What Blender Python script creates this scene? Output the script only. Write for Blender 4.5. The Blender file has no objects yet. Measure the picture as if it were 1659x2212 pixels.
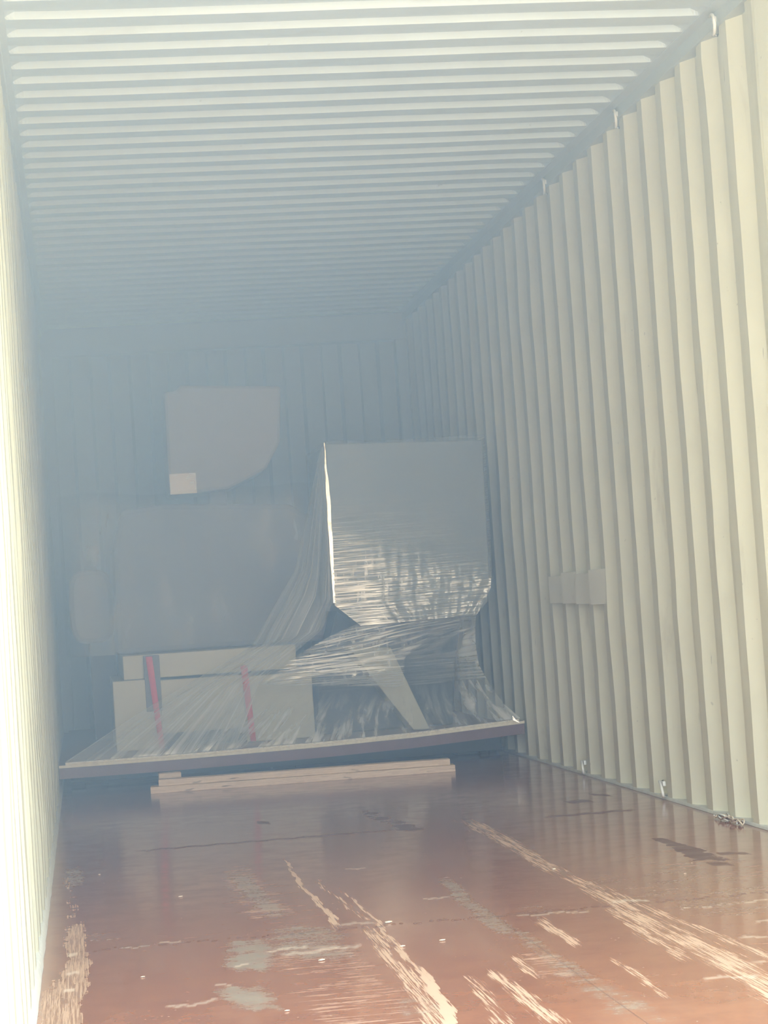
import bpy, bmesh, math, random
from mathutils import Vector, Matrix, noise
random.seed(7)
S = bpy.context.scene
COL = S.collection

# ------------------------------------------------------------------ camera
cam_d = bpy.data.cameras.new('camera'); cam = bpy.data.objects.new('camera', cam_d); COL.objects.link(cam)
S.camera = cam
cam_d.sensor_fit = 'HORIZONTAL'; cam_d.sensor_width = 36.0; cam_d.lens = 104.85
cam_d.clip_start = 0.05; cam_d.clip_end = 200
R0 = (0.98872337, -0.13373476, -0.06738782)
R1 = (0.13662172, 0.98980699, 0.04020728)
R2 = (0.06132382, -0.04896051, 0.99691637)
m = Matrix(((R0[0], R2[0], -R1[0], 0.1552), (R0[1], R2[1], -R1[1], 0.0), (R0[2], R2[2], -R1[2], 0.8358), (0, 0, 0, 1)))
cam.matrix_world = m

# ------------------------------------------------------------------ world: open yard seen by the container through its doors
W = bpy.data.worlds.new('world'); S.world = W; W.use_nodes = True
nt = W.node_tree; nt.nodes.clear()
N = nt.nodes.new; L = nt.links.new
tc = N('ShaderNodeTexCoord'); sep = N('ShaderNodeSeparateXYZ'); L(tc.outputs['Generated'], sep.inputs[0])
mr = N('ShaderNodeMapRange'); mr.inputs[1].default_value = -1; mr.inputs[2].default_value = 1; L(sep.outputs['Z'], mr.inputs[0])
cr = N('ShaderNodeValToRGB'); L(mr.outputs[0], cr.inputs[0])
els = cr.color_ramp.elements
els[0].position = 0.0; els[0].color = (0.86, 0.80, 0.66, 1)          # sunlit pale ground
els[1].position = 1.0; els[1].color = (0.42, 0.60, 0.95, 1)
for pos, c in ((0.47, (0.90, 0.84, 0.70, 1)), (0.50, (1.0, 0.97, 0.88, 1)), (0.60, (0.85, 0.95, 1.0, 1)), (0.75, (0.60, 0.78, 1.0, 1))):
    e = els.new(pos); e.color = c
bg = N('ShaderNodeBackground'); L(cr.outputs[0], bg.inputs[0]); bg.inputs[1].default_value = 11.7
out = N('ShaderNodeOutputWorld'); L(bg.outputs[0], out.inputs[0])
# daylight portal in the open doorway (only guides the sampling of the sky)
ld = bpy.data.lights.new('door_portal', 'AREA'); ld.shape = 'RECTANGLE'; ld.size = 2.40; ld.size_y = 2.75
ld.cycles.is_portal = True
lo = bpy.data.objects.new('door_portal', ld); COL.objects.link(lo)
lo.location = (1.176, 2.585, 1.35); lo.rotation_euler = (math.pi / 2, 0, 0)
# ------------------------------------------------------------------ exposure
vs = S.view_settings; vs.view_transform = 'Standard'; vs.look = 'None'; vs.gamma = 1.0; vs.use_curve_mapping = False
vs.exposure = 0.0
S.cycles.use_denoising = True
S.cycles.max_bounces = 8; S.cycles.diffuse_bounces = 5; S.cycles.glossy_bounces = 3
S.cycles.transparent_max_bounces = 16; S.cycles.volume_bounces = 1
S.cycles.volume_step_rate = 4.0
S.cycles.use_adaptive_sampling = True; S.cycles.adaptive_threshold = 0.04
S.cycles.sample_clamp_indirect = 8.0
HAZE_DENSITY = (0.006, 0.230)      # thin low down at the right, thickened up at the left to imitate lens glare
HAZE_COLOR = (0.46, 0.69, 1.00)

# ================================================================== material helpers
class NB:
    def __init__(s, name):
        s.m = bpy.data.materials.new(name); s.m.use_nodes = True
        s.t = s.m.node_tree; s.t.nodes.clear()
        s.out = s.t.nodes.new('ShaderNodeOutputMaterial')
    def n(s, ty, **kw):
        x = s.t.nodes.new(ty)
        for k, v in kw.items(): setattr(x, k, v)
        return x
    def l(s, a, b): s.t.links.new(a, b)
    def put(s, sock, v):
        if isinstance(v, bpy.types.NodeSocket): s.l(v, sock)
        else: sock.default_value = v
    def math(s, op, a, b=0.0, c=0.0, clamp=False):
        x = s.n('ShaderNodeMath', operation=op, use_clamp=clamp)
        s.put(x.inputs[0], a); s.put(x.inputs[1], b); s.put(x.inputs[2], c)
        return x.outputs[0]
    def ss(s, v, a, b, ra=0.0, rb=1.0):
        x = s.n('ShaderNodeMapRange', interpolation_type='SMOOTHSTEP')
        s.put(x.inputs[0], v); s.put(x.inputs[1], a); s.put(x.inputs[2], b); x.inputs[3].default_value = ra; x.inputs[4].default_value = rb
        return x.outputs[0]
    def mix(s, f, a, b, blend='MIX'):
        x = s.n('ShaderNodeMix', data_type='RGBA', blend_type=blend)
        s.put(x.inputs[0], f)
        for sk, v in ((x.inputs[6], a), (x.inputs[7], b)):
            if isinstance(v, tuple) and len(v) == 3: v = v + (1,)
            s.put(sk, v)
        return x.outputs[2]
    def coord(s, kind='Object', scale=(1, 1, 1)):
        c = s.n('ShaderNodeTexCoord'); mp = s.n('ShaderNodeMapping'); mp.inputs['Scale'].default_value = scale
        s.l(c.outputs[kind], mp.inputs[0]); return mp.outputs[0]
    def noise(s, vec, scale=5, detail=3, rough=0.5, dist=0.0):
        x = s.n('ShaderNodeTexNoise'); s.l(vec, x.inputs['Vector'])
        x.inputs['Scale'].default_value = scale; x.inputs['Detail'].default_value = detail
        x.inputs['Roughness'].default_value = rough; x.inputs['Distortion'].default_value = dist
        return x.outputs[0]
    def bump(s, h, strength=0.3, dist=0.01):
        b = s.n('ShaderNodeBump'); b.inputs['Strength'].default_value = strength; b.inputs['Distance'].default_value = dist
        s.put(b.inputs['Height'], h); return b.outputs[0]
    def pbr(s, col, rough=0.5, metal=0.0, spec=0.5, normal=None):
        b = s.n('ShaderNodeBsdfPrincipled')
        if isinstance(col, tuple) and len(col) == 3: col = col + (1,)
        s.put(b.inputs['Base Color'], col); s.put(b.inputs['Roughness'], rough); s.put(b.inputs['Metallic'], metal)
        s.put(b.inputs['Specular IOR Level'], spec)
        if normal is not None: s.l(normal, b.inputs['Normal'])
        s.l(b.outputs[0], s.out.inputs[0]); return s.m

def simple(name, col, rough=0.5, var=0.12, scale=6, bump=0.05, metal=0.0, spec=0.5):
    b = NB(name); c = b.coord()
    f = b.noise(c, scale, 4, 0.6)
    d = tuple(x * (1 - var) for x in col); u = tuple(min(1, x * (1 + var)) for x in col)
    return b.pbr(b.mix(f, d, u), rough, metal, spec, b.bump(b.noise(c, scale * 8, 3), bump, 0.004))

def paint(name, base, dirt, rub, streak=(1.0, 1.0, 0.25)):
    b = NB(name)
    c = b.coord(); cs = b.coord(scale=streak)
    big = b.noise(c, 1.6, 4, 0.6)
    col = b.mix(b.ss(big, 0.35, 0.72), base, tuple(x * 0.90 for x in base))
    st = b.noise(cs, 7.0, 5, 0.65, 0.4)
    col = b.mix(b.math('MULTIPLY', b.ss(st, 0.60, 0.74), 0.35), col, dirt)
    mk = b.noise(b.coord(scale=(3, 3, 0.35)), 9.0, 6, 0.7)
    col = b.mix(b.math('MULTIPLY', b.ss(mk, 0.68, 0.74), 0.55), col, rub)
    sp = b.noise(c, 42.0, 2, 0.5)
    col = b.mix(b.math('MULTIPLY', b.ss(sp, 0.74, 0.78), 0.35), col, rub)
    return b.pbr(col, 0.42, 0.0, 0.4, b.bump(b.noise(c, 5.0, 3), 0.25, 0.012))

M = {}
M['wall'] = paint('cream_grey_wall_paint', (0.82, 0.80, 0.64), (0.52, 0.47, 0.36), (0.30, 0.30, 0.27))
M['wall_patch'] = paint('lightened_wall_paint', (0.92, 0.90, 0.77), (0.55, 0.50, 0.40), (0.35, 0.34, 0.30))  # wall colour lightened in place of the light these plates lack
M['wall_left'] = paint('dimmed_cream_wall_paint', (0.60, 0.60, 0.47), (0.44, 0.41, 0.30), (0.30, 0.30, 0.25))  # wall paint with its colour darkened to tame overbright door light
M['end'] = paint('hazed_dim_end_paint', (0.38, 0.42, 0.44), (0.40, 0.42, 0.42), (0.30, 0.32, 0.33))  # dimness and blue haze of the far end put into the colour
M['roof'] = paint('pale_roof_paint', (0.73, 0.81, 0.84), (0.55, 0.54, 0.48), (0.36, 0.37, 0.35), (0.3, 1, 1))
M['rail'] = paint('rail_paint', (0.64, 0.69, 0.68), (0.48, 0.46, 0.40), (0.28, 0.28, 0.26), (1, 0.3, 1))
M['caulk'] = simple('pale_caulk', (0.72, 0.72, 0.66), 0.7, 0.18, 30, 0.5)
M['galv'] = simple('painted_ring_steel', (0.88, 0.88, 0.84), 0.3, 0.06, 30, 0.1)
M['ply_edge'] = simple('plywood_edge', (0.82, 0.72, 0.56), 0.75, 0.25, 60, 0.3)
M['ply_top'] = simple('plywood_face', (0.30, 0.20, 0.15), 0.6, 0.2, 12, 0.2)
M['brown'] = simple('red_brown_steel', (0.17, 0.085, 0.085), 0.55, 0.2, 10, 0.2)
M['dark'] = simple('dark_steel', (0.035, 0.037, 0.04), 0.6, 0.2, 10, 0.2)
M['beige'] = simple('beige_machine_enamel', (0.58, 0.53, 0.38), 0.5, 0.08, 3, 0.05)
M['body'] = simple('grey_machine_enamel', (0.19, 0.165, 0.17), 0.6, 0.15, 2, 0.05)
M['cab'] = simple('slate_cabinet_enamel', (0.20, 0.21, 0.19), 0.5, 0.10, 2.5, 0.05)
M['tan'] = simple('tan_cabinet_enamel', (0.44, 0.37, 0.31), 0.5, 0.12, 4, 0.05)
M['red'] = simple('red_webbing', (0.85, 0.07, 0.10), 0.6, 0.15, 80, 0.4)
M['white'] = simple('white_plastic_film', (0.88, 0.88, 0.82), 0.35, 0.05, 20, 0.2)
M['chip'] = simple('pale_wood_chip', (0.80, 0.68, 0.52), 0.8, 0.2, 60, 0.3)

def wood(name, a, b_):
    b = NB(name); g = b.noise(b.coord(scale=(2.0, 40, 40)), 6, 6, 0.65, 1.2)
    col = b.mix(b.ss(g, 0.35, 0.7), a, b_)
    kn = b.noise(b.coord(scale=(1, 5, 5)), 9, 3, 0.5)
    col = b.mix(b.math('MULTIPLY', b.ss(kn, 0.63, 0.72), 0.7), col, tuple(x * 0.4 for x in b_))
    return b.pbr(col, 0.75, 0, 0.3, b.bump(g, 0.3, 0.004))
M['wood'] = wood('rough_sawn_pine', (0.86, 0.66, 0.48), (0.66, 0.48, 0.34))

# ------------------------------------------------------------------ floor: scuffed red-brown container plywood
import numpy as np
# wear on the floor: each row is x0, y0, x1, y1, half width at start, half width at end, threshold
WEAR = {
'scrape': [
    (0.77, 7.6, 0.765, 5.8, 0.005, 0.012, 0.36),
    (0.82, 7.0, 0.845, 5.8, 0.008, 0.014, 0.46),
    (0.845, 5.9, 0.795, 4.2, 0.02, 0.026, 0.42),
    (0.868, 6.7, 0.868, 5.1, 0.005, 0.01, 0.38),
    (0.868, 5.15, 0.818, 4.2, 0.012, 0.015, 0.32),
    (1.545, 8.5, 1.51, 6.4, 0.045, 0.032, 0.43),
    (1.515, 6.8, 1.5, 4.0, 0.028, 0.06, 0.43),
    (1.545, 6.3, 1.61, 4.6, 0.015, 0.02, 0.45),
    (1.475, 5.9, 1.43, 4.8, 0.012, 0.026, 0.44),
    (1.255, 5.75, 1.265, 5.15, 0.018, 0.022, 0.42),
    (1.3, 5.0, 1.27, 4.4, 0.01, 0.016, 0.45),
    (0.965, 5.0, 0.905, 4.2, 0.02, 0.035, 0.48),
    (1.02, 5.05, 1.01, 4.2, 0.018, 0.03, 0.42),
    (1.09, 5.15, 1.1, 4.8, 0.02, 0.012, 0.45),
    (1.9, 4.9, 1.92, 4.0, 0.03, 0.04, 0.52),
],
'grey': [
    (0.3, 7.0, 0.3, 4.4, 0.25, 0.28, 0.60),
    (1.5, 8.0, 1.6, 4.2, 0.8, 0.8, 0.62),
    (1.7, 6.6, 1.85, 5.3, 0.25, 0.35, 0.50),
    (0.6, 7.25, 0.63, 6.05, 0.03, 0.034, 0.36),
    (0.53, 5.75, 0.5, 5.25, 0.055, 0.045, 0.3),
    (0.68, 5.95, 0.67, 5.28, 0.11, 0.1, 0.4),
    (0.46, 5.05, 0.47, 4.7, 0.045, 0.04, 0.3),
    (1.18, 6.75, 1.14, 5.35, 0.022, 0.035, 0.38),
    (1.17, 5.7, 1.18, 4.1, 0.018, 0.06, 0.44),
    (1.28, 6.0, 1.3, 5.75, 0.05, 0.05, 0.5),
    (0.07, 7.9, 0.1, 7.2, 0.03, 0.03, 0.4),
    (1.75, 6.1, 1.72, 5.6, 0.12, 0.16, 0.48),
    (0.15, 6.15, 0.18, 5.9, 0.05, 0.06, 0.5),
    (0.78, 4.75, 0.8, 4.2, 0.05, 0.07, 0.46),
],
'chatter': [
    (0.6, 7.6, 0.62, 6.0, 0.06, 0.10, 0.50),
    (1.9, 7.0, 1.95, 6.0, 0.18, 0.22, 0.54),
    (0.5, 6.0, 0.5, 5.6, 0.35, 0.3, 0.60),
    (0.66, 7.2, 0.66, 5.7, 0.1, 0.14, 0.555),
    (0.66, 5.8, 0.68, 4.2, 0.15, 0.14, 0.52),
    (1.83, 6.3, 1.75, 4.3, 0.2, 0.3, 0.585),
    (1.16, 5.2, 1.14, 4.75, 0.05, 0.05, 0.5),
    (1.02, 6.0, 0.98, 4.2, 0.35, 0.35, 0.66),
    (0.35, 6.0, 0.35, 4.6, 0.25, 0.25, 0.67),
],
'bare': [
    (0.09, 6.35, 0.086, 5.25, 0.024, 0.028, 0.34),
    (0.075, 5.4, 0.048, 4.3, 0.036, 0.042, 0.3),
    (0.06, 7.7, 0.08, 6.2, 0.02, 0.02, 0.5),
],
'gouge': [
    (1.995, 7.25, 1.97, 6.5, 0.014, 0.045, 0.3),
    (1.23, 9.1, 1.31, 8.0, 0.03, 0.05, 0.42),
],
}
# short cuts: xa, xb, ya, yb, half width
CUTS_PALE = [
    (0.3, 0.36, 5.84, 5.83, 0.012),
    (0.4, 0.44, 5.1, 5.09, 0.012),
    (0.46, 0.5, 5.35, 5.34, 0.01),
    (0.28, 0.4, 4.86, 4.9, 0.012),
    (1.22, 1.42, 5.76, 5.73, 0.01),
    (1.05, 1.13, 6.25, 6.22, 0.012),
    (1.62, 1.9, 5.62, 5.66, 0.007),
    (1.55, 1.75, 4.75, 4.78, 0.01),
    (1.4, 1.52, 4.62, 4.6, 0.012),
    (0.2, 0.28, 5.8, 5.8, 0.01),
    (0.93, 1.0, 7.1, 7.08, 0.014),
    (0.775, 0.868, 5.87, 5.87, 0.016),
    (0.58, 0.79, 5.44, 5.5, 0.02),
    (0.55, 0.66, 5.52, 5.56, 0.014),
    (1.72, 2.05, 5.3, 5.36, 0.014),
    (1.62, 1.8, 5.1, 5.04, 0.012),
    (0.065, 0.095, 5.75, 5.75, 0.025),
    (0.065, 0.1, 5.45, 5.45, 0.02),
    (1.5, 1.6, 5.86, 5.84, 0.02),
    (0.06, 0.09, 5.2, 5.2, 0.02),
]
CUTS_DARK = [
    (1.8, 2.16, 8.19, 8.205, 0.03),
    (0.28, 1.36, 8.17, 8.19, 0.022),
    (2.0, 2.1, 8.7, 8.68, 0.06),
    (2.155, 2.215, 8.93, 8.84, 0.05),
    (2.03, 2.12, 6.68, 6.64, 0.035),
    (1.94, 2.0, 6.45, 6.43, 0.05),
    (0.79, 0.84, 8.88, 8.83, 0.06),
    (0.03, 2.3, 10.6, 10.6, 0.012),
    (0.01, 2.34, 5.8, 5.78, 0.006),
]
FX = np.concatenate([[-0.06], np.linspace(0, 2.352, 471), [2.42]])
FY = np.concatenate([[2.58, 3.2], np.arange(3.9, 9.31, 0.02), np.linspace(9.5, 14.55, 26)])
def floor_attributes():
    X, Yg = np.meshgrid(FX, FY)
    wv = 0.006 * np.sin(Yg * 5.1 + 2 * np.sin(X * 7)) + 0.004 * np.sin(Yg * 13.7 + X * 21) + 0.0022 * np.sin(Yg * 41 + X * 60)
    x = X + wv
    y = Yg + 0.03 * np.sin(X * 37 + 1.3 * np.sin(Yg * 4)) + 0.02 * np.sin(X * 111)
    res = {}
    for k, rows in WEAR.items():
        th = np.full(X.shape, 1.0)
        for x0, y0, x1, y1, w0, w1, thr in rows:
            u = (y - y0) / (y1 - y0); uc = np.clip(u, 0, 1)
            v = np.abs(x - (x0 + (x1 - x0) * uc)) / (w0 + (w1 - w0) * uc)
            e = np.clip((1.30 - v) / 0.75, 0, 1) * np.clip(np.clip(u * 6, 0, 1) * np.clip((1 - u) * 8, 0, 1), 0, 1)
            t = np.where(e > 0.0, thr + (1 - e) * 0.18, 1.0)
            th = np.minimum(th, t)
        res[k] = th
    for k, rows in (('cut_pale', CUTS_PALE), ('cut_dark', CUTS_DARK)):
        m = np.zeros(X.shape)
        for xa, xb, ya, yb, w in rows:
            t = (X - xa) / (xb - xa); ins = np.clip(t * 12, 0, 1) * np.clip((1 - t) * 12, 0, 1)
            d = np.abs(Yg + 0.012 * np.sin(X * 60) + 0.006 * np.sin(X * 190) - (ya + (yb - ya) * t))
            m = np.maximum(m, ins * np.clip((w * 1.3 - d) / (w * 0.6), 0, 1))
        res[k] = m
    return X, Yg, res

def floor_material():
    b = NB('scuffed_red_brown_floor')
    c = b.coord(); sp = b.n('ShaderNodeSeparateXYZ'); b.l(c, sp.inputs[0])
    def at(k):
        a = b.n('ShaderNodeAttribute'); a.attribute_name = k; return a.outputs['Fac']
    def thr(tex, k, w=0.05): return b.math('DIVIDE', b.math('SUBTRACT', tex, at(k)), w, 0, True)
    lg1 = b.noise(b.coord(scale=(1, 0.022, 1)), 210, 5, 0.68); lg2 = b.noise(b.coord(scale=(1, 0.12, 1)), 24, 3, 0.6)
    longt = b.math('SUBTRACT', b.math('ADD', b.math('MULTIPLY', lg1, 0.80), b.math('MULTIPLY', lg2, 0.20)), 0.012)
    blot = b.noise(c, 9, 4, 0.65); fine = b.noise(c, 60, 3, 0.65)
    cr1 = b.noise(b.coord(scale=(0.07, 1, 1)), 62, 4, 0.65, 0.3)
    cross = b.math('ADD', b.math('MULTIPLY', cr1, 0.70), b.math('MULTIPLY', blot, 0.30))
    worn = b.math('ADD', b.math('MULTIPLY', b.noise(b.coord(scale=(0.35, 1, 1)), 16, 5, 0.7), 0.65), b.math('MULTIPLY', fine, 0.35))
    base = b.mix(b.ss(blot, 0.3, 0.7), (0.43, 0.170, 0.085), (0.35, 0.135, 0.072))
    base = b.mix(b.math('MULTIPLY', b.ss(b.noise(b.coord(scale=(1, 0.25, 1)), 3.1, 4, 0.6), 0.46, 0.70), 0.5), base, (0.49, 0.24, 0.14))
    base = b.mix(b.math('MULTIPLY', b.ss(worn, 0.60, 0.68), 0.35), base, (0.55, 0.33, 0.22))
    grey = thr(worn, 'grey', 0.22)
    col = b.mix(b.math('MULTIPLY', grey, 0.62), base, (0.33, 0.345, 0.28))
    chat = thr(cross, 'chatter', 0.08)
    col = b.mix(b.math('MULTIPLY', chat, 0.60), col, (0.68, 0.44, 0.31))
    scr = thr(longt, 'scrape', 0.10)
    col = b.mix(b.math('MULTIPLY', scr, 0.85), col, (0.82, 0.56, 0.39))
    bare = thr(b.math('ADD', b.math('MULTIPLY', blot, 0.6), b.math('MULTIPLY', lg1, 0.4)), 'bare', 0.05)
    col = b.mix(b.math('MULTIPLY', bare, 0.9), col, b.mix(b.ss(lg1, 0.42, 0.58), (0.36, 0.19, 0.11), (0.68, 0.44, 0.29)))
    col = b.mix(b.math('MULTIPLY', at('cut_pale'), 0.55), col, (0.92, 0.74, 0.58))
    vor = b.n('ShaderNodeTexVoronoi'); b.l(c, vor.inputs['Vector']); vor.inputs['Scale'].default_value = 48
    speck = b.math('MULTIPLY', b.ss(vor.outputs['Distance'], 0.09, 0.14, 1.0, 0.0), b.ss(blot, 0.58, 0.64))
    col = b.mix(b.math('MULTIPLY', speck, 0.8), col, (0.9, 0.74, 0.55))
    seam = b.ss(b.math('ABSOLUTE', b.math('SUBTRACT', sp.outputs[0], 1.176)), 0.0012, 0.0028, 1.0, 0.0)
    gou = b.math('MAXIMUM', b.math('MAXIMUM', thr(blot, 'gouge', 0.08), at('cut_dark')), b.math('MULTIPLY', seam, b.ss(sp.outputs[1], 5.0, 7.0, 0.7, 0.0)))
    col = b.mix(b.math('MULTIPLY', gou, 0.60), col, (0.07, 0.055, 0.05))
    wear = b.math('MAXIMUM', b.math('MAXIMUM', scr, chat), b.math('MAXIMUM', grey, bare))
    rough = b.math('ADD', b.math('MULTIPLY', wear, 0.28), b.ss(blot, 0.3, 0.7, 0.11, 0.17))
    h = b.math('SUBTRACT', b.math('MULTIPLY', blot, 0.25), b.math('ADD', b.math('MULTIPLY', scr, 0.8), gou))
    rough = b.math('ADD', rough, b.math('MULTIPLY', gou, 0.25))
    return b.pbr(col, rough, 0, b.math('MULTIPLY', b.math('SUBTRACT', 1.0, b.math('MULTIPLY', gou, 0.5)), 0.62), b.bump(h, 0.09, 0.003))
M['floor'] = floor_material()

# ------------------------------------------------------------------ stretch film
def film(name, uvscale, lo, hi, gloss=(0.03, 0.55), diff=(0.03, 0.35), rough=0.22, bump=0.25, extra=None, K=0.12):
    b = NB(name)
    uv = b.n('ShaderNodeUVMap'); uv.uv_map = 'UVMap'
    mp = b.n('ShaderNodeMapping'); mp.inputs['Scale'].default_value = (uvscale[0], uvscale[1], 1); b.l(uv.outputs[0], mp.inputs[0])
    st = b.noise(mp.outputs[0], 1.0, 5, 0.62, 0.5)
    streak = b.ss(st, lo, hi)
    if extra:
        mp2 = b.n('ShaderNodeMapping'); mp2.inputs['Scale'].default_value = (extra[0], extra[1], 1); b.l(uv.outputs[0], mp2.inputs[0])
        st2 = b.noise(mp2.outputs[0], 1.0, 4, 0.6, 1.0)
        streak = b.math('MAXIMUM', streak, b.math('MULTIPLY', b.ss(st2, lo + 0.06, hi + 0.08), 0.6))
    # bunching painted into the sheet thickness: attribute 'bunch' (0 single layer .. 1 many layers), also raised where highlights are painted
    at = b.n('ShaderNodeAttribute'); at.attribute_name = 'bunch_glint'
    bu = at.outputs['Fac']
    s2 = b.math('MULTIPLY', streak, bu)
    nrm = b.bump(st, bump, 0.008)
    tr = b.n('ShaderNodeBsdfTransparent'); tr.inputs[0].default_value = (0.94, 0.95, 0.95, 1)
    gl = b.n('ShaderNodeBsdfGlossy'); gl.inputs['Roughness'].default_value = rough; gl.inputs['Color'].default_value = (1, 0.90, 0.78, 1); b.l(nrm, gl.inputs['Normal'])
    df = b.n('ShaderNodeBsdfDiffuse'); df.inputs[0].default_value = (0.80, 0.80, 0.76, 1); b.l(nrm, df.inputs['Normal'])
    mx = b.n('ShaderNodeMixShader'); b.put(mx.inputs[0], b.math('ADD', b.math('MULTIPLY', s2, diff[1]), b.math('ADD', b.math('MULTIPLY', bu, K), diff[0]), 0, True)); b.l(tr.outputs[0], mx.inputs[1]); b.l(df.outputs[0], mx.inputs[2])
    m2 = b.n('ShaderNodeMixShader'); b.put(m2.inputs[0], b.math('ADD', b.math('MULTIPLY', s2, gloss[1]), gloss[0], 0, True)); b.l(mx.outputs[0], m2.inputs[1]); b.l(gl.outputs[0], m2.inputs[2])
    b.l(m2.outputs[0], b.out.inputs[0]); return b.m
M['film_h'] = film('stretch_film_horizontal_wrinkles', (2.8, 120), 0.40, 0.62, gloss=(0.008, 0.24), diff=(0.03, 0.50), extra=(38, 8))
M['film_band'] = film('stretch_film_waist_band', (3.2, 150), 0.41, 0.60, gloss=(0.008, 0.24), diff=(0.03, 0.45), extra=(24, 13))
M['film_v'] = film('stretch_film_hanging_folds', (30, 1.3), 0.44, 0.66, gloss=(0.010, 0.16), diff=(0.04, 0.50))
M['film_fan'] = film('stretch_film_fan_folds', (20, 1.3), 0.44, 0.66, gloss=(0.012, 0.08), diff=(0.15, 0.34))
M['film_haze'] = film('milky_haze_film', (9, 2.0), 0.40, 0.70, gloss=(0.0, 0.015), diff=(0.0, 0.12), K=0.22)
M['film_edge'] = film('stretch_film_folded_edge', (8, 60), 0.25, 0.5, gloss=(0.45, 0.35), diff=(0.5, 0.3), rough=0.25, bump=0.15)

# ================================================================== geometry helpers
def new_obj(name, bm, mat, parent=None, smooth=False, kind=None, label=None, cat=None, group=None, loc=None, bevel=0):
    me = bpy.data.meshes.new(name)
    bmesh.ops.recalc_face_normals(bm, faces=bm.faces[:])
    bm.to_mesh(me); bm.free()
    mats = mat if isinstance(mat, (list, tuple)) else [mat]
    for q in mats: me.materials.append(q)
    o = bpy.data.objects.new(name, me); COL.objects.link(o)
    if parent: o.parent = parent
    if loc: o.location = loc
    if smooth:
        for p in me.polygons: p.use_smooth = True
    if bevel:
        md = o.modifiers.new('bevel', 'BEVEL'); md.width = bevel; md.segments = 2; md.limit_method = 'ANGLE'
    if kind: o['kind'] = kind
    if label: o['label'] = label
    if cat: o['category'] = cat
    if group: o['group'] = group
    return o

def empty(name, loc, label, cat, group=None):
    o = bpy.data.objects.new(name, None); COL.objects.link(o); o.location = loc
    o['label'] = label; o['category'] = cat
    if group: o['group'] = group
    o.empty_display_size = 0.1
    return o

def box(bm, x0, x1, y0, y1, z0, z1, mi=0):
    v = [bm.verts.new(p) for p in ((x0, y0, z0), (x1, y0, z0), (x1, y1, z0), (x0, y1, z0), (x0, y0, z1), (x1, y0, z1), (x1, y1, z1), (x0, y1, z1))]
    for f in ((0, 3, 2, 1), (4, 5, 6, 7), (0, 1, 5, 4), (1, 2, 6, 5), (2, 3, 7, 6), (3, 0, 4, 7)):
        fc = bm.faces.new([v[i] for i in f]); fc.material_index = mi
    return v

def prism(bm, pts, y0, y1):
    a = [bm.verts.new((x, y0, z)) for x, z in pts]; c = [bm.verts.new((x, y1, z)) for x, z in pts]
    bm.faces.new(a); bm.faces.new(c[::-1]); n = len(pts)
    for i in range(n): bm.faces.new((a[i], c[i], c[(i + 1) % n], a[(i + 1) % n]))

def tube(bm, pts, r, seg=8):
    rings = []
    pts = [Vector(p) for p in pts]
    for i, p in enumerate(pts):
        t = (pts[min(i + 1, len(pts) - 1)] - pts[max(i - 1, 0)]).normalized()
        a = Vector((1, 0, 0)) if abs(t.x) < 0.8 else Vector((0, 1, 0))
        u = t.cross(a).normalized(); w = t.cross(u)
        rings.append([bm.verts.new(p + r * (u * math.cos(k * 2 * math.pi / seg) + w * math.sin(k * 2 * math.pi / seg))) for k in range(seg)])
    for a, c in zip(rings, rings[1:]):
        for k in range(seg): bm.faces.new((a[k], a[(k + 1) % seg], c[(k + 1) % seg], c[k]))
    bm.faces.new(rings[0]); bm.faces.new(rings[-1][::-1])

def grid(bm, nu, nv, fn, uvfn=None, bunch_glint=None):
    uvl = bm.loops.layers.uv.new('UVMap') if uvfn else None
    bl = bm.verts.layers.float.new('bunch_glint') if bunch_glint else None
    vs_ = [[bm.verts.new(fn(i / nu, j / nv)) for i in range(nu + 1)] for j in range(nv + 1)]
    if bunch_glint:
        for j in range(nv + 1):
            for i in range(nu + 1): vs_[j][i][bl] = bunch_glint(i / nu, j / nv)
    for j in range(nv):
        for i in range(nu):
            f = bm.faces.new((vs_[j][i], vs_[j][i + 1], vs_[j + 1][i + 1], vs_[j + 1][i])); f.smooth = True
            if uvfn:
                for lp, (a, c) in zip(f.loops, ((i, j), (i + 1, j), (i + 1, j + 1), (i, j + 1))):
                    lp[uvl].uv = uvfn(a / nu, c / nv)

def nz(x, y=0.0, z=0.0): return noise.noise(Vector((x, y, z)))

# ================================================================== SETTING
Y_DOOR, Y_END, WX, ZC = 2.58, 14.45, 2.352, 2.715
YS, YR = 6.931, 7.1585

def corrugated_side(name, side):
    """trapezoidal side panel: 278 mm pitch, 36 mm deep, crests towards the cargo"""
    bm = bmesh.new(); ys = []
    i = -17
    while True:
        y = YS + 0.278 * i
        for dy, d in ((0.0, 0.036), (0.068, 0.0), (0.138, 0.0), (0.208, 0.036)):
            ys.append((y + dy, d))
        i += 1
        if y > Y_END + 0.1: break
    ys = [(y, d) for y, d in ys if Y_DOOR - 0.02 < y < Y_END + 0.12]
    zs = [-0.03 + (2.72 + 0.03) * k / 22 for k in range(23)]
    rows = []
    for j, z in enumerate(zs):
        row = []
        for y, d in ys:
            dent = 0.010 * max(0, nz(y * 2.2 + side * 9, z * 2.1) - 0.12) + 0.0022 * nz(y * 9, z * 5, side)
            k = 0.0 if z < 0.05 or z > 2.6 else 1.0
            dd = d - dent * k
            dyy = 0.006 * nz(y * 7.0, z * 2.6, 3 + side) * k
            x = (WX + dd) if side > 0 else -dd
            row.append(bm.verts.new((x, y + dyy, z)))
        rows.append(row)
    for a, c in zip(rows, rows[1:]):
        for k in range(len(ys) - 1): bm.faces.new((a[k], a[k + 1], c[k + 1], c[k]))
    return new_obj(name, bm, M['wall'], kind='structure')
corrugated_side('wall_right', 1)
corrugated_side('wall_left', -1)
bpy.data.objects['wall_left'].data.materials[0] = M['wall_left']

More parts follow.
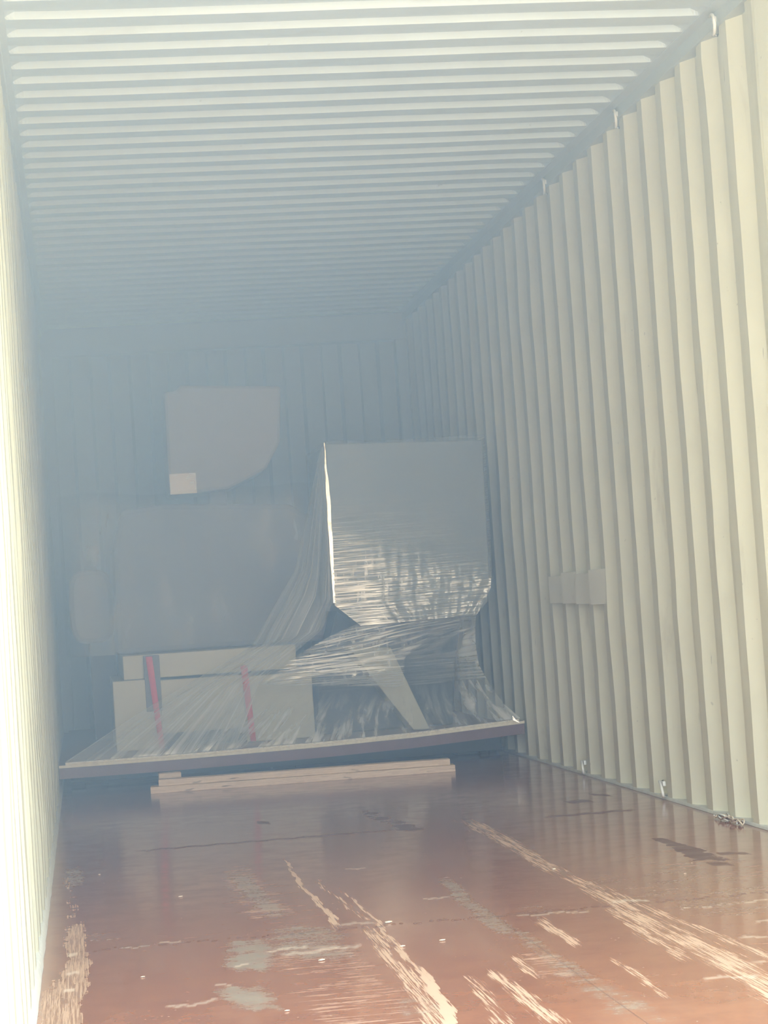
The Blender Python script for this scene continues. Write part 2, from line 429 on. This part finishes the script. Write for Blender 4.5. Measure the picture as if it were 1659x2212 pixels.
def roof():
    bm = bmesh.new(); prof = []
    i = -24
    while True:
        y = YR + 0.209 * i
        prof += [(y - 0.112, 0), (y - 0.098, 1), (y - 0.016, 1), (y, 0)]
        i += 1
        if y > Y_END + 0.1: break
    prof = [(y, d) for y, d in prof if Y_DOOR - 0.03 < y < Y_END + 0.15]
    def fac(x):
        t = min((x - 0.030), (2.314 - x)) / 0.035
        return max(0.0, min(1.0, t)) ** 0.7
    xs = [-0.05, 0.0, 0.029, 0.033, 0.040, 0.050, 0.065, 0.09] + [0.2 + k * 0.13 for k in range(16)] + [2.255, 2.279, 2.294, 2.304, 2.311, 2.315, 2.352, 2.40]
    rows = []
    for x in xs:
        f = fac(x); r = []
        for y, d in prof:
            z = ZC + 0.021 * d * f + 0.004 * nz(x * 1.5, y * 1.2) * (1 if 0.1 < x < 2.25 else 0)
            yy = y + (0.5 - d) * 0.0 - (0.010 * (1 - f) if (d == 0 and f > 0) else 0)
            r.append(bm.verts.new((x, y, z)))
        rows.append(r)
    for a, c in zip(rows, rows[1:]):
        for k in range(len(prof) - 1): bm.faces.new((a[k], a[k + 1], c[k + 1], c[k]))
    new_obj('ceiling', bm, M['roof'], kind='structure')
roof()

def build_floor():
    X, Yg, res = floor_attributes(); ny, nx = X.shape
    co = np.stack([X, Yg, np.zeros_like(X)], -1).reshape(-1, 3)
    idx = np.arange(ny * nx).reshape(ny, nx)
    q = np.stack([idx[:-1, :-1], idx[:-1, 1:], idx[1:, 1:], idx[1:, :-1]], -1).reshape(-1, 4)
    n0 = len(co)
    xa, xb, ya, yb = FX[0], FX[-1], FY[0], FY[-1]
    me = bpy.data.meshes.new('floor'); me.vertices.add(n0 + 4); me.loops.add(q.size + 4); me.polygons.add(len(q) + 1)
    low = np.array([(xa, ya, -0.03), (xb, ya, -0.03), (xb, yb, -0.03), (xa, yb, -0.03)])
    me.vertices.foreach_set('co', np.concatenate([co, low]).astype(np.float32).ravel())
    me.loops.foreach_set('vertex_index', np.concatenate([q.ravel(), [n0 + 3, n0 + 2, n0 + 1, n0]]).astype(np.int32))
    me.polygons.foreach_set('loop_start', (np.arange(len(q) + 1) * 4).astype(np.int32))
    me.update(calc_edges=True)
    for k, v in res.items():
        a = me.attributes.new(k, 'FLOAT', 'POINT'); a.data.foreach_set('value', np.concatenate([v.ravel(), [1, 1, 1, 1]]).astype(np.float32))
    me.materials.append(M['floor']); me.validate()
    o = bpy.data.objects.new('floor', me); COL.objects.link(o); o['kind'] = 'structure'
build_floor()

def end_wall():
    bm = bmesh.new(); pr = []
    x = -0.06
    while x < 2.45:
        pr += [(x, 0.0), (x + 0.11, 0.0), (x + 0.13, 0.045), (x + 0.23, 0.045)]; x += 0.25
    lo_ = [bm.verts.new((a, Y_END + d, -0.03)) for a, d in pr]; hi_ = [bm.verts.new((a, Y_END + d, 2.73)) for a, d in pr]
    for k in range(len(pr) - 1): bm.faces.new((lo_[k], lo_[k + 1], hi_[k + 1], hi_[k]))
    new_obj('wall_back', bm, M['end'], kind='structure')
    bm = bmesh.new(); box(bm, -0.02, 2.37, Y_END - 0.11, Y_END + 0.01, 2.535, 2.714)
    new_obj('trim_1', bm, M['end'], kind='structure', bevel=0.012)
    for n, (a, c) in enumerate(((-0.03, 0.07), (2.285, 2.385))):
        bm = bmesh.new(); box(bm, a, c, Y_END - 0.10, Y_END + 0.02, 0, 2.70)
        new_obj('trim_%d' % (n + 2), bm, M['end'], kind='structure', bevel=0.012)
end_wall()
# top side rails, bottom ledges with caulk
bm = bmesh.new(); prism(bm, [(2.340, 2.654), (2.400, 2.654), (2.400, 2.74), (2.318, 2.74), (2.318, 2.714), (2.340, 2.700)], Y_DOOR, Y_END)
new_obj('trim_4', bm, M['rail'], kind='structure')
bm = bmesh.new(); prism(bm, [(0.012, 2.654), (-0.05, 2.654), (-0.05, 2.74), (0.034, 2.74), (0.034, 2.714), (0.012, 2.700)], Y_DOOR, Y_END)
new_obj('trim_5', bm, M['rail'], kind='structure')
def ledge(name, side, h, w):
    bm = bmesh.new()
    n = 260
    def f(u, v):
        y = Y_DOOR + (Y_END - Y_DOOR) * u
        r = 0.6 + 0.5 * nz(y * 6, side) + 0.35 * nz(y * 31, side)
        prof = [(w * (0.75 + 0.25 * r), 0.0008), (w * 0.55 * (0.8 + 0.3 * r), h * 0.75), (0.0, h * (0.9 + 0.15 * r)), (-0.045, h)]
        k = min(3, int(round(v * 3)))
        dx, z = prof[k]
        return ((WX - dx) if side > 0 else dx, y, z)
    grid(bm, n, 3, f)
    return new_obj(name, bm, M['caulk'], kind='structure')
ledge('baseboard_right', 1, 0.012, 0.005)
ledge('baseboard_left', -1, 0.035, 0.011)
# flat plate post in front of the corrugation on the right
bm = bmesh.new()
P = [[bm.verts.new(q) for q in ((2.350, 6.42, z), (2.322, 6.61, z), (2.395, 6.61, z), (2.395, 6.42, z))] for z in (0.0, 2.712)]
bm.faces.new(P[0]); bm.faces.new(P[1][::-1])
for k in range(4): bm.faces.new((P[0][k], P[0][(k + 1) % 4], P[1][(k + 1) % 4], P[1][k]))
new_obj('trim_6', bm, M['wall'], kind='structure', bevel=0.004)
# repair plates welded over the ribs
for k in range(4):
    ya = YS + 0.278 * (8 + k) + 0.070; yb = ya + 0.205; za = 0.765 + 0.004 * k; zb = 0.915 - 0.012 * (k % 2)
    bm = bmesh.new()
    P = [[bm.verts.new(q) for q in ((2.351, ya, z), (2.324, yb, z), (2.362, yb, z), (2.358, ya, z))] for z in (za, zb)]
    bm.faces.new(P[0]); bm.faces.new(P[1][::-1])
    for q in range(4): bm.faces.new((P[0][q], P[0][(q + 1) % 4], P[1][(q + 1) % 4], P[1][q]))
    new_obj('trim_%d' % (7 + k), bm, M['wall_patch'], kind='structure', bevel=0.002)

# ================================================================== LASHING RINGS
def ring(name, c, r, label, a0=-95, a1=95, out=0.012, tilt=0.25, thick=0.0055, side=1):
    e = empty(name, c, label, 'lashing ring', 'lashing rings along the right wall')
    bm = bmesh.new(); pts = []
    for k in range(15):
        a = math.radians(a0 + (a1 - a0) * k / 14)
        yy = -r * math.cos(a) * 1.7; zz = r * math.sin(a)
        pts.append((-out - abs(math.cos(a)) * 0.010 * side, yy + zz * tilt, zz))
    pts = [(0.004, pts[0][1] + 0.004, pts[0][2])] + pts + [(0.004, pts[-1][1] + 0.004, pts[-1][2])]
    tube(bm, pts, thick)
    new_obj('ring_bar', bm, M['galv'], e, smooth=True)
    bm = bmesh.new(); box(bm, -0.006, 0.006, -0.004, 0.022, 0.010, 0.030)
    new_obj('weld_tab', bm, M['galv'], e, bevel=0.003)
    return e
ring('lashing_ring', (2.338, 7.06, 2.655), 0.034, 'curved steel lashing ring under the top rail, nearest the camera of the upper row')
ring('lashing_ring', (2.338, 8.425, 2.650), 0.034, 'curved steel lashing ring under the top rail, second from the camera')
ring('lashing_ring', (2.338, 9.78, 2.650), 0.034, 'small curved lashing ring under the top rail, third from the camera')
ring('lashing_ring', (2.352, 9.88, 0.036), 0.026, 'bent lashing ring at the floor edge of the right wall, nearer the wrapped cargo', tilt=0.5)
ring('lashing_ring', (2.352, 8.50, 0.040), 0.028, 'bent steel lashing ring at the right floor edge, nearer the curled scrap', tilt=0.7)

# ================================================================== PLATFORM
def lerp_tab(t, x):
    for (a, va), (c, vc) in zip(t, t[1:]):
        if x <= c: return va + (vc - va) * (x - a) / (c - a)
    return t[-1][1]
ZT = [(0.0, 0.168), (0.6, 0.164), (1.3, 0.167), (1.78, 0.177), (2.335, 0.203)]
def ztop(x, t=0.0):
    k = math.cos(min(1, t / 0.35) * math.pi / 2) if t < 0.35 else 0.0
    return 0.166 + (lerp_tab(ZT, x) - 0.166) * k
def yfront(x): return 10.93 + 0.225 * (x / 2.34)
plat = empty('shipping_platform', (1.17, 12.4, 0), 'low plywood platform with red-brown front rail under the wrapped machine', 'platform')
plat_inv = Matrix.Translation((-1.17, -12.4, 0))
def local(bm, e): bmesh.ops.translate(bm, verts=bm.verts, vec=-Vector(e.location))
def sheet(x0, x1, top, th, back, inset, name, mats):
    bm = bmesh.new(); nx = 24; ts = [0, 0.06, 0.12, 0.2, 0.28, 0.36, back]
    T = []; B = []
    for i in range(nx + 1):
        x = x0 + (x1 - x0) * i / nx; rt = []; rb_ = []
        for t in ts:
            y = yfront(x) + inset + t if t < 1 else 14.2
            z = ztop(x, t) - top + (0.0008 * nz(x * 40, 3) if t == 0 else 0)
            rt.append(bm.verts.new((x, y, z))); rb_.append(bm.verts.new((x, y, z - th)))
        T.append(rt); B.append(rb_)
    for i in range(nx):
        for k in range(len(ts) - 1):
            f = bm.faces.new((T[i][k], T[i + 1][k], T[i + 1][k + 1], T[i][k + 1])); f.material_index = 1
            bm.faces.new((B[i][k], B[i][k + 1], B[i + 1][k + 1], B[i + 1][k])).material_index = 1
        bm.faces.new((T[i][0], B[i][0], B[i + 1][0], T[i + 1][0])); bm.faces.new((T[i][-1], T[i + 1][-1], B[i + 1][-1], B[i][-1]))
    for i in (0, nx):
        for k in range(len(ts) - 1): bm.faces.new((T[i][k], T[i][k + 1], B[i][k + 1], B[i][k]))
    local(bm, plat)
    return new_obj(name, bm, mats, plat)
sheet(0.035, 2.31, 0.0, 0.012, 3.0, 0.0, 'plywood_sheet', [M['ply_edge'], M['ply_top']])
sheet(0.004, 2.338, 0.0122, 0.013, 3.0, -0.004, 'plywood_sheet', [M['ply_edge'], M['ply_top']])
bm = bmesh.new(); n = 20; P = []
for i in range(n + 1):
    x = 0.004 + 2.333 * i / n; z = ztop(x) - 0.0256; y = yfront(x) + 0.004
    P.append([bm.verts.new(q) for q in ((x, y, z), (x, y + 0.05, z), (x, y + 0.05, z - 0.052), (x, y, z - 0.052))])
for a, c in zip(P, P[1:]):
    for k in range(4): bm.faces.new((a[k], a[(k + 1) % 4], c[(k + 1) % 4], c[k]))
bm.faces.new(P[0]); bm.faces.new(P[-1][::-1]); local(bm, plat)
new_obj('front_rail', bm, M['brown'], plat)
for x in (0.12, 1.10, 2.08):
    bm = bmesh.new(); box(bm, x, x + 0.12, 11.75, 14.1, 0.0, 0.1405); local(bm, plat)
    new_obj('runner', bm, M['dark'], plat, bevel=0.004)
bm = bmesh.new(); box(bm, 0.05, 2.30, 11.62, 11.74, 0.02, 0.1405); local(bm, plat)
new_obj('cross_beam', bm, M['dark'], plat, bevel=0.004)

# ================================================================== TIMBERS IN FRONT
def plank(name, x0, x1, z0, z1, dpt, yl, yr, label):
    L_ = x1 - x0; ang = math.atan2(yr - yl, L_)
    bm = bmesh.new(); nx = 18
    rings = []
    for i in range(nx + 1):
        x = L_ * i / nx; w = 0.0015 * nz(x * 4, z0 * 50); rings.append([bm.verts.new(q) for q in ((x, 0 + w, 0), (x, dpt + w, 0), (x, dpt + w, z1 - z0 + w), (x, w, z1 - z0 + w))])
    for a, c in zip(rings, rings[1:]):
        for k in range(4): bm.faces.new((a[k], a[(k + 1) % 4], c[(k + 1) % 4], c[k]))
    bm.faces.new(rings[0]); bm.faces.new(rings[-1][::-1])
    o = new_obj(name, bm, M['wood'], label=label, cat='plank', group='timbers stacked on the floor in front of the platform', loc=(x0, yl, z0), bevel=0.002)
    o.rotation_euler = (0, 0, ang); return o
plank('timber_plank', 0.430, 1.893, 0.0, 0.0315, 0.11, 10.755, 10.675, 'long pine plank lying on the floor, lower one of the stack of two')
plank('timber_plank', 0.470, 1.872, 0.0325, 0.0625, 0.085, 10.765, 10.69, 'slightly shorter pine plank, upper one of the stack of two')
bm = bmesh.new(); box(bm, 0, 0.108, 0, 0.10, 0, 0.082)
new_obj('wooden_block', bm, M['wood'], label='short grey wooden block behind the left end of the stacked planks', cat='wood block', loc=(0.478, 10.91, 0), bevel=0.003)

# ================================================================== MACHINE
mac = empty('industrial_machine', (1.0, 12.2, 0.166), 'beige and dark grey industrial machine wrapped in film on the plywood platform', 'machine')
def part(name, mat, fn, parent=mac, bevel=0.0, smooth=False, label=None):
    bm = bmesh.new(); fn(bm)
    bmesh.ops.translate(bm, verts=bm.verts, vec=-Vector(mac.location))
    return new_obj(name, bm, mat, parent, bevel=bevel, smooth=smooth, label=label)
def base(bm):
    box(bm, 0.290, 0.525, 11.50, 13.2, 0.167, 0.525); box(bm, 0.955, 1.31, 11.50, 13.2, 0.167, 0.505); box(bm, 0.525, 0.955, 11.505, 13.2, 0.243, 0.515)
base_o = part('pedestal', M['beige'], base, bevel=0.006, label='beige lower machine base with a fork pocket')
part('fork_pocket', M['dark'], lambda bm: box(bm, 0.527, 0.953, 11.60, 13.1, 0.168, 0.241))
part('bed_block', M['beige'], lambda bm: (box(bm, 0.350, 1.24, 11.54, 13.1, 0.527, 0.650)), bevel=0.005)
part('strap_recess', M['body'], lambda bm: (box(bm, 0.455, 0.535, 11.493, 11.53, 0.36, 0.645)), bevel=0.003)
part('support_leg', M['beige'], lambda bm: prism(bm, [(1.50, 0.62), (1.725, 0.60), (1.90, 0.167), (1.815, 0.167)], 11.46, 11.95), bevel=0.005)
part('column', M['dark'], lambda bm: prism(bm, [(1.50, 0.86), (2.17, 0.86), (2.10, 0.50), (2.06, 0.167), (1.34, 0.167), (1.36, 0.45)], 11.70, 12.5), bevel=0.01)
part('machine_body', M['body'], lambda bm: (prism(bm, [(0.33, 0.652), (1.46, 0.652), (1.47, 1.30), (1.30, 1.40), (0.62, 1.44), (0.40, 1.42), (0.34, 1.2)], 12.0, 13.4)), bevel=0.03, label='large dark grey body behind the film')
cabn = part('cabinet', M['cab'], lambda bm: prism(bm, [(1.432, 0.845), (1.56, 0.750), (2.15, 0.735), (2.222, 0.80), (2.240, 0.95), (2.252, 1.635), (1.440, 1.660)], 11.31, 12.2), bevel=0.006, label='slate grey cabinet on top, right side, film wrapped')
cc = part('control_cabinet', M['tan'], lambda bm: (prism(bm, [(0.686, 1.515), (1.02, 1.53), (1.24, 1.63), (1.33, 1.78), (1.355, 2.10), (0.78, 2.135), (0.765, 2.105), (0.692, 2.10)], 12.62, 13.1)), bevel=0.02, label='tan control cabinet high up at the back')
part('support_post', M['body'], lambda bm: box(bm, 0.92, 1.02, 12.75, 12.9, 1.40, 1.56), bevel=0.01)
def motor(bm):
    pts = [(0.215 + 0.125 * (abs(math.cos(a)) ** 0.55) * (1 if math.cos(a) > 0 else -1), 0.92 + 0.205 * (abs(math.sin(a)) ** 0.55) * (1 if math.sin(a) > 0 else -1)) for a in [k * math.pi / 16 for k in range(32)]]
    prism(bm, pts, 12.55, 13.0)
part('motor_cover', M['tan'], motor, bevel=0.03, label='rounded tan cover at the left')
part('motor_bracket', M['body'], lambda bm: box(bm, 0.19, 0.335, 12.7, 12.9, 0.168, 0.76), bevel=0.01)
# clear document pouch with a printed sheet, taped on the control cabinet

M['pouch'] = simple('clear_document_pouch', (0.66, 0.60, 0.55), 0.2, 0.06, 8, 0.1)
def pouch(bm):
    box(bm, 0.692, 0.842, 12.605, 12.614, 1.52, 1.635)
    for q in ((0.694, 0.698, 1.535, 1.630), (0.834, 0.839, 1.54, 1.632), (0.805, 0.835, 1.630, 1.633), (0.70, 0.735, 1.626, 1.629)):
        box(bm, q[0], q[1], 12.603, 12.6055, q[2], q[3], 1)
    for k, (xa, z) in enumerate(((0.790, 1.612), (0.785, 1.603), (0.797, 1.594), (0.805, 1.583), (0.808, 1.576), (0.804, 1.568))):
        box(bm, xa, 0.828, 12.603, 12.6055, z, z + 0.0045, 1)
part('document_pouch', [M['pouch'], M['white']], pouch, parent=cc, label='clear document pouch with white printed lines')

# ratchet straps
def strap(x0, x1, ztop_, zb, w, yk, label):
    bm = bmesh.new(); n = 16
    def f(u, v):
        t = v
        x = x0 + (x1 - x0) * t + (u - 0.5) * w * (1 - 0.2 * t); z = ztop_ + (zb - ztop_) * t
        return (x, yk - 0.006 * math.sin(t * 9) - 0.02 * t, z)
    grid(bm, 2, n, f)
    o = new_obj('lashing_strap', bm, M['red'], label=label, cat='strap', group='red straps over the machine base')
    md = o.modifiers.new('thick', 'SOLIDIFY'); md.thickness = 0.003
    return o
strap(0.482, 0.520, 0.640, 0.172, 0.034, 11.480, 'bright red webbing strap over the left side of the beige machine base')
strap(0.962, 0.985, 0.560, 0.172, 0.036, 11.480, 'faded red webbing strap behind the film folds, the right one')

# ================================================================== STRETCH FILM
fl = empty('stretch_film', (1.5, 11.2, 0.2), 'clear stretch film draped and wound around the cabinet and down to the platform', 'plastic film')
def fpart(name, mat, fn, nu, nv, uvfn=None, bunch_glint=None):
    bm = bmesh.new(); grid(bm, nu, nv, fn, uvfn or (lambda u, v: (u, v)), bunch_glint or (lambda u, v: 1.0))
    bmesh.ops.translate(bm, verts=bm.verts, vec=-Vector(fl.location))
    return new_obj(name, bm, mat, fl, smooth=True)
def sst(a, b, x):
    t = max(0, min(1, (x - a) / (b - a))); return t * t * (3 - 2 * t)
# cabinet wrap, front. v: 0 top -> 1 bottom
XL = [(0, 1.434), (0.88, 1.428), (1.0, 1.555)]
XR = [(0, 2.260), (0.75, 2.248), (0.86, 2.235), (1.0, 2.155)]
def cab_front(u, v):
    xl = lerp_tab(XL, v); xr = lerp_tab(XR, v)
    x = xl + (xr - xl) * u; z = 1.668 - 0.945 * v + (0.018 * v * u)
    if v == 0: z += 0.006 * nz(u * 6) - 0.02 * u
    cr_ = sst(0.36 + 0.32 * u, 0.72 + 0.15 * u, v)
    d = 0.004 * nz(u * 5, v * 5) + cr_ * (0.003 * nz(u * 6, v * 60) + 0.006 * nz(u * 20, v * 5, 4) * sst(0.2, 0.4, u) + 0.003 * nz(u * 45, v * 16, 7) * sst(0.2, 0.4, u))
    d += 0.012 * sst(0.75, 1.0, u) * cr_ * nz(u * 30, v * 24, 2)
    return (x, 11.288 - 0.012 * cr_ + d, z)
def cab_bunch(u, v):
    cr_ = sst(0.28 + 0.36 * u, 0.78 + 0.10 * u, v)
    e = 0.05 + 0.16 * sst(0.25, 0.55, v) * (1 - u)
    return max(e, cr_ * (1.25 - 0.6 * sst(0.22, 0.5, u) + 0.60 * sst(0.88, 0.97, u) * sst(0.78, 0.86, v)))
fpart('cabinet_wrap', M['film_h'], cab_front, 110, 150, bunch_glint=cab_bunch)
# sides and top of the cabinet wrap
fpart('side_wrap', M['film_h'], lambda u, v: (1.425 + 0.004 * nz(u * 8, v * 9), 11.285 + 0.9 * u, 1.668 - 0.83 * v), 20, 40, bunch_glint=lambda u, v: 0.4)
fpart('side_wrap', M['film_h'], lambda u, v: (2.262 - 0.012 * v + 0.005 * nz(u * 8, v * 9, 3), 11.285 + 0.9 * u, 1.645 - 0.72 * v), 20, 40, bunch_glint=lambda u, v: 0.4)
fpart('top_wrap', M['film_h'], lambda u, v: (1.434 + 0.826 * u, 11.285 + 0.9 * v, 1.672 - 0.024 * u + 0.008 * nz(u * 5, v * 4)), 24, 12, bunch_glint=lambda u, v: 0.3)
# folded bright edge along the left front corner
def edge_fn(u, v):
    w = 0.004 + 0.014 * sst(0.0, 0.35, v) - 0.006 * sst(0.6, 0.95, v)
    return (1.4285 - 0.003 * v + 0.004 * nz(v * 9) + (u - 0.3) * w, 11.276 + 0.002 * nz(v * 30, u), 1.664 - 0.815 * v)
fpart('folded_edge', M['film_edge'], edge_fn, 4, 90)
# waist and skirt: v 0 top (z .74) -> 1 platform
SKL = [(0, 1.555), (0.10, 1.40), (0.25, 1.22), (0.46, 1.00), (0.75, 0.72), (1.0, 0.50)]
SKR = [(0, 2.155), (0.12, 2.150), (0.30, 2.148), (0.48, 2.153), (0.68, 2.195), (0.85, 2.245), (1.0, 2.320)]
def skirt(u, v):
    xl = lerp_tab(SKL, v); xr = lerp_tab(SKR, v); x = xl + (xr - xl) * u
    zb = ztop(x) + 0.002
    z = 0.742 + (zb - 0.742) * v
    y = 11.30 + 0.05 * math.sin(min(1, v * 2) * math.pi) * (u - 0.2)
    y = y + (yfront(x) + 0.012 - 11.30) * sst(0.40, 1.0, v)
    band = 1 - sst(0.42, 0.50, v)
    y += band * (0.004 * nz(u * 5, (v + 0.12 * u) * 60)) + (1 - band) * (0.022 * nz(u * 13, v * 0.8) + 0.008 * nz(u * 34, v * 2.5)) * math.sin(math.pi * min(1, v)) * 1.2
    if v > 0.999: y = yfront(x) + 0.010
    return (x, y, z)
ZBOT = [(0.9, 0.462), (1.04, 0.462), (1.70, 0.405), (1.745, 0.412), (1.775, 0.55), (1.90, 0.62), (2.16, 0.70), (2.4, 0.72)]
ZTOPB = [(0.9, 0.468), (1.04, 0.48), (1.20, 0.60), (1.35, 0.69), (1.50, 0.74), (2.4, 0.80)]
def skirt_bunch(u, v):
    x, y, z = skirt(u, v)
    lo_ = lerp_tab(ZBOT, x); hi_ = lerp_tab(ZTOPB, x)
    b1 = sst(lo_ - 0.006, lo_ + 0.008, z) * (1 - sst(hi_ - 0.05, hi_, z))
    b1 *= 1 - 0.55 * sst(1.70, 1.95, x)
    g = 0.10 + 0.22 * sst(1.75, 1.85, x) + 0.5 * sst(2.02, 2.10, x) * (1 - sst(0.66, 0.72, z))
    return max(g, b1)
def band_fn(u, v): return skirt(u, v * 0.60)
def band_uv(u, v):
    x, y, z = skirt(u, v * 0.60); return (x, z - 0.13 * (x - 1.05) * sst(0.50, 0.70, z))
fpart('waist_band', M['film_band'], band_fn, 120, 90, uvfn=band_uv, bunch_glint=lambda u, v: skirt_bunch(u, v * 0.60))
fpart('skirt', M['film_v'], lambda u, v: skirt(u, 0.601 + 0.399 * v), 130, 40, bunch_glint=lambda u, v: 0.10 + 0.85 * sst(0.0, 0.55, v) * (1 - 0.5 * sst(0.55, 0.70, u)) + 0.75 * sst(0.86, 0.92, u))
# left tent
OUT = [(0, (1.420, 1.650, 11.30)), (0.07, (1.395, 1.585, 11.30)), (0.38, (1.242, 1.03, 11.32)), (0.60, (0.995, 0.66, 11.30)), (0.86, (0.40, 0.37, 11.12)), (1.0, (0.035, 0.171, 10.935))]
INN = [(0, (1.428, 1.640, 11.285)), (0.45, (1.427, 0.87, 11.285)), (0.60, (1.36, 0.72, 11.29)), (0.8, (1.02, 0.48, 11.20)), (1.0, (0.86, 0.172, 11.02))]
def tab3(t, k):
    for (a, va), (c, vc) in zip(t, t[1:]):
        if k <= c:
            f = (k - a) / (c - a); return Vector(va).lerp(Vector(vc), f)
    return Vector(t[-1][1])
def tent(u, v):
    p = tab3(OUT, v).lerp(tab3(INN, v), u)
    x, z, y = p
    amp = math.sin(math.pi * min(0.96, v))
    y += amp * (0.030 * nz(u * 7, v * 0.7) + 0.012 * nz(u * 19, v * 1.4))
    y -= 0.05 * math.sin(math.pi * u) * amp
    if v > 0.999: y = yfront(x) + 0.010; z = ztop(x) + 0.002
    return (x, y, z)
fpart('draped_sheet', M['film_fan'], tent, 90, 60, bunch_glint=lambda u, v: 0.55 + 0.45 * u * sst(0.4, 1, v))
# added milky sheet, imitates haze over the left half of the machine
def loose(u, v):
    x = 0.065 + 1.365 * u; z = 1.50 - 0.845 * v + 0.03 * nz(u * 4, 1) * (1 - v)
    return (x, 11.90 - 0.03 * math.sin(u * 9) - 0.03 * nz(u * 9, v * 2), z)
fpart('haze_sheet', M['film_haze'], loose, 60, 30, bunch_glint=lambda u, v: sst(0, 0.10, u) * sst(0, 0.14, v) * sst(0, 0.08, 1 - u) * (0.8 + 0.5 * nz(u * 3, v * 3)))
# film tail stapled along the platform edge
def tail(u, v):
    x = 0.05 + 2.24 * u; return (x, yfront(x) - 0.0015 - 0.0025 * abs(nz(x * 60, 2)), ztop(x) + 0.0015 - 0.0085 * v * (0.8 + 0.4 * nz(x * 45)))
fpart('edge_tail', M['film_h'], tail, 220, 2, uvfn=lambda u, v: (u * 60, v * 0.02), bunch_glint=lambda u, v: 0.55 + 0.6 * nz(u * 90))
def tuft(u, v): return (2.275 + 0.035 * u * (1 - v * 0.6), 11.135, 0.200 + 0.022 * v - 0.018 * u + 0.004 * nz(u * 9, v * 9))
fpart('film_tuft', M['film_edge'], tuft, 6, 6)

# ================================================================== LITTER ON THE FLOOR
def chip(x, y, s, rz, label, flat=0.35):
    bm = bmesh.new(); bmesh.ops.create_icosphere(bm, subdivisions=1, radius=1)
    for v in bm.verts:
        k = 1 + 0.45 * nz(v.co.x * 2 + x * 9, v.co.y * 2 + y * 7, v.co.z * 2)
        v.co = Vector((v.co.x * s * 1.6 * k, v.co.y * s * 0.8 * k, v.co.z * s * flat * k))
    mz = min(v.co.z for v in bm.verts)
    for v in bm.verts: v.co.z -= mz
    o = new_obj('wood_chip', bm, M['chip'], label=label, cat='chip', group='pale chips scattered on the floor', loc=(x, y, 0.0005))
    o.rotation_euler = (0, 0, rz)
for (x, y, s, r, lb) in ((0.900, 5.83, 0.0075, 0.5, 'largest pale wood chip beside the middle drag scrape'),
                         (0.668, 5.31, 0.006, 0.1, 'pale wood chip on the grey worn patch left of the middle scrape'),
                         (0.980, 5.45, 0.0055, 0.2, 'pale chip lying alone between the two long scrapes'),
                         (0.875, 5.41, 0.006, 0.2, 'pale chip touching the right edge of the middle scrape'),
                         (0.162, 7.507, 0.0028, 0.0, 'tiny white speck of debris in the shade near the left wall, farther one'),
                         (1.905, 6.511, 0.003, 1.2, 'tiny upright white splinter near the dark gouge on the right'),
                         (1.823, 6.289, 0.003, 0.0, 'tiny flat white splinter right of the long scrape'),
                         (1.516, 6.644, 0.0055, 0.8, 'pale splinter on the far end of the long right scrape'),
                         (0.528, 4.687, 0.0045, 0.4, 'pale chip at the bottom edge of the picture beside a grey worn spot'),
                         (0.396, 6.738, 0.0045, 0.2, 'flat pale chip on bare floor left of the chatter marks'),
                         (0.060, 7.20, 0.003, 0.0, 'tiny white speck close beside the left wall caulk'),
                         (0.245, 5.30, 0.004, 0.3, 'small pale chip right of the worn patch at the left wall')):
    chip(x, y, s, r, lb)
# curled scrap at the foot of the right wall
pile = empty('scrap_bundle', (2.325, 7.50, 0.0), 'tangle of pale curled packing scrap at the foot of the right wall', 'scrap')
for k in range(16):
    bm = bmesh.new(); pts = []
    cx_, cy_ = random.uniform(-0.012, 0.008), random.uniform(-0.13, 0.16)
    r = random.uniform(0.010, 0.026); ph = random.uniform(0, 6.28); fl_ = random.uniform(0.4, 1.6); tl = random.uniform(0.3, 1.0)
    for q in range(12):
        a = ph + q / 11 * 5.2 * fl_
        pts.append((cx_ + r * 0.6 * math.cos(a), cy_ + r * 2.0 * math.sin(a) + q * 0.002, 0.004 + abs(r * tl * math.sin(a * 0.9 + ph)) + 0.002))
    tube(bm, pts, random.uniform(0.0016, 0.0034), 5)
    new_obj('curl', bm, (M['chip'], M['white'], M['ply_top'])[k % 3], pile, smooth=True)

# ================================================================== HAZE inside the container
bm = bmesh.new(); box(bm, -0.10, 2.46, Y_DOOR - 0.02, Y_END + 0.2, -0.05, 2.80)
hb = NB('glare_haze'); hb.t.nodes.remove(hb.out)
hb.out = hb.n('ShaderNodeOutputMaterial')
sc = hb.n('ShaderNodeVolumeScatter'); sc.inputs['Color'].default_value = HAZE_COLOR + (1,)
hp = hb.n('ShaderNodeSeparateXYZ'); hb.l(hb.coord(), hp.inputs[0])
up = hb.math('DIVIDE', hp.outputs[2], 2.7, 0, True); lf = hb.math('SUBTRACT', 1.0, hb.math('DIVIDE', hp.outputs[0], 2.35), 0, True)
tt = hb.math('ADD', hb.math('MULTIPLY', up, 0.56), hb.math('MULTIPLY', lf, 0.44))
deep = hb.ss(hp.outputs[1], 3.0, 12.5, 0.25, 1.9)
hb.l(hb.math('ADD', hb.math('MULTIPLY', hb.math('MULTIPLY', hb.math('POWER', tt, 2.0), HAZE_DENSITY[1]), deep), HAZE_DENSITY[0]), sc.inputs['Density'])
sc.inputs['Anisotropy'].default_value = 0.0
hb.l(sc.outputs[0], hb.out.inputs['Volume'])
new_obj('haze', bm, hb.m, kind='stuff', label='bluish haze filling the inside of the container, imitating a lens glare veil', cat='haze')
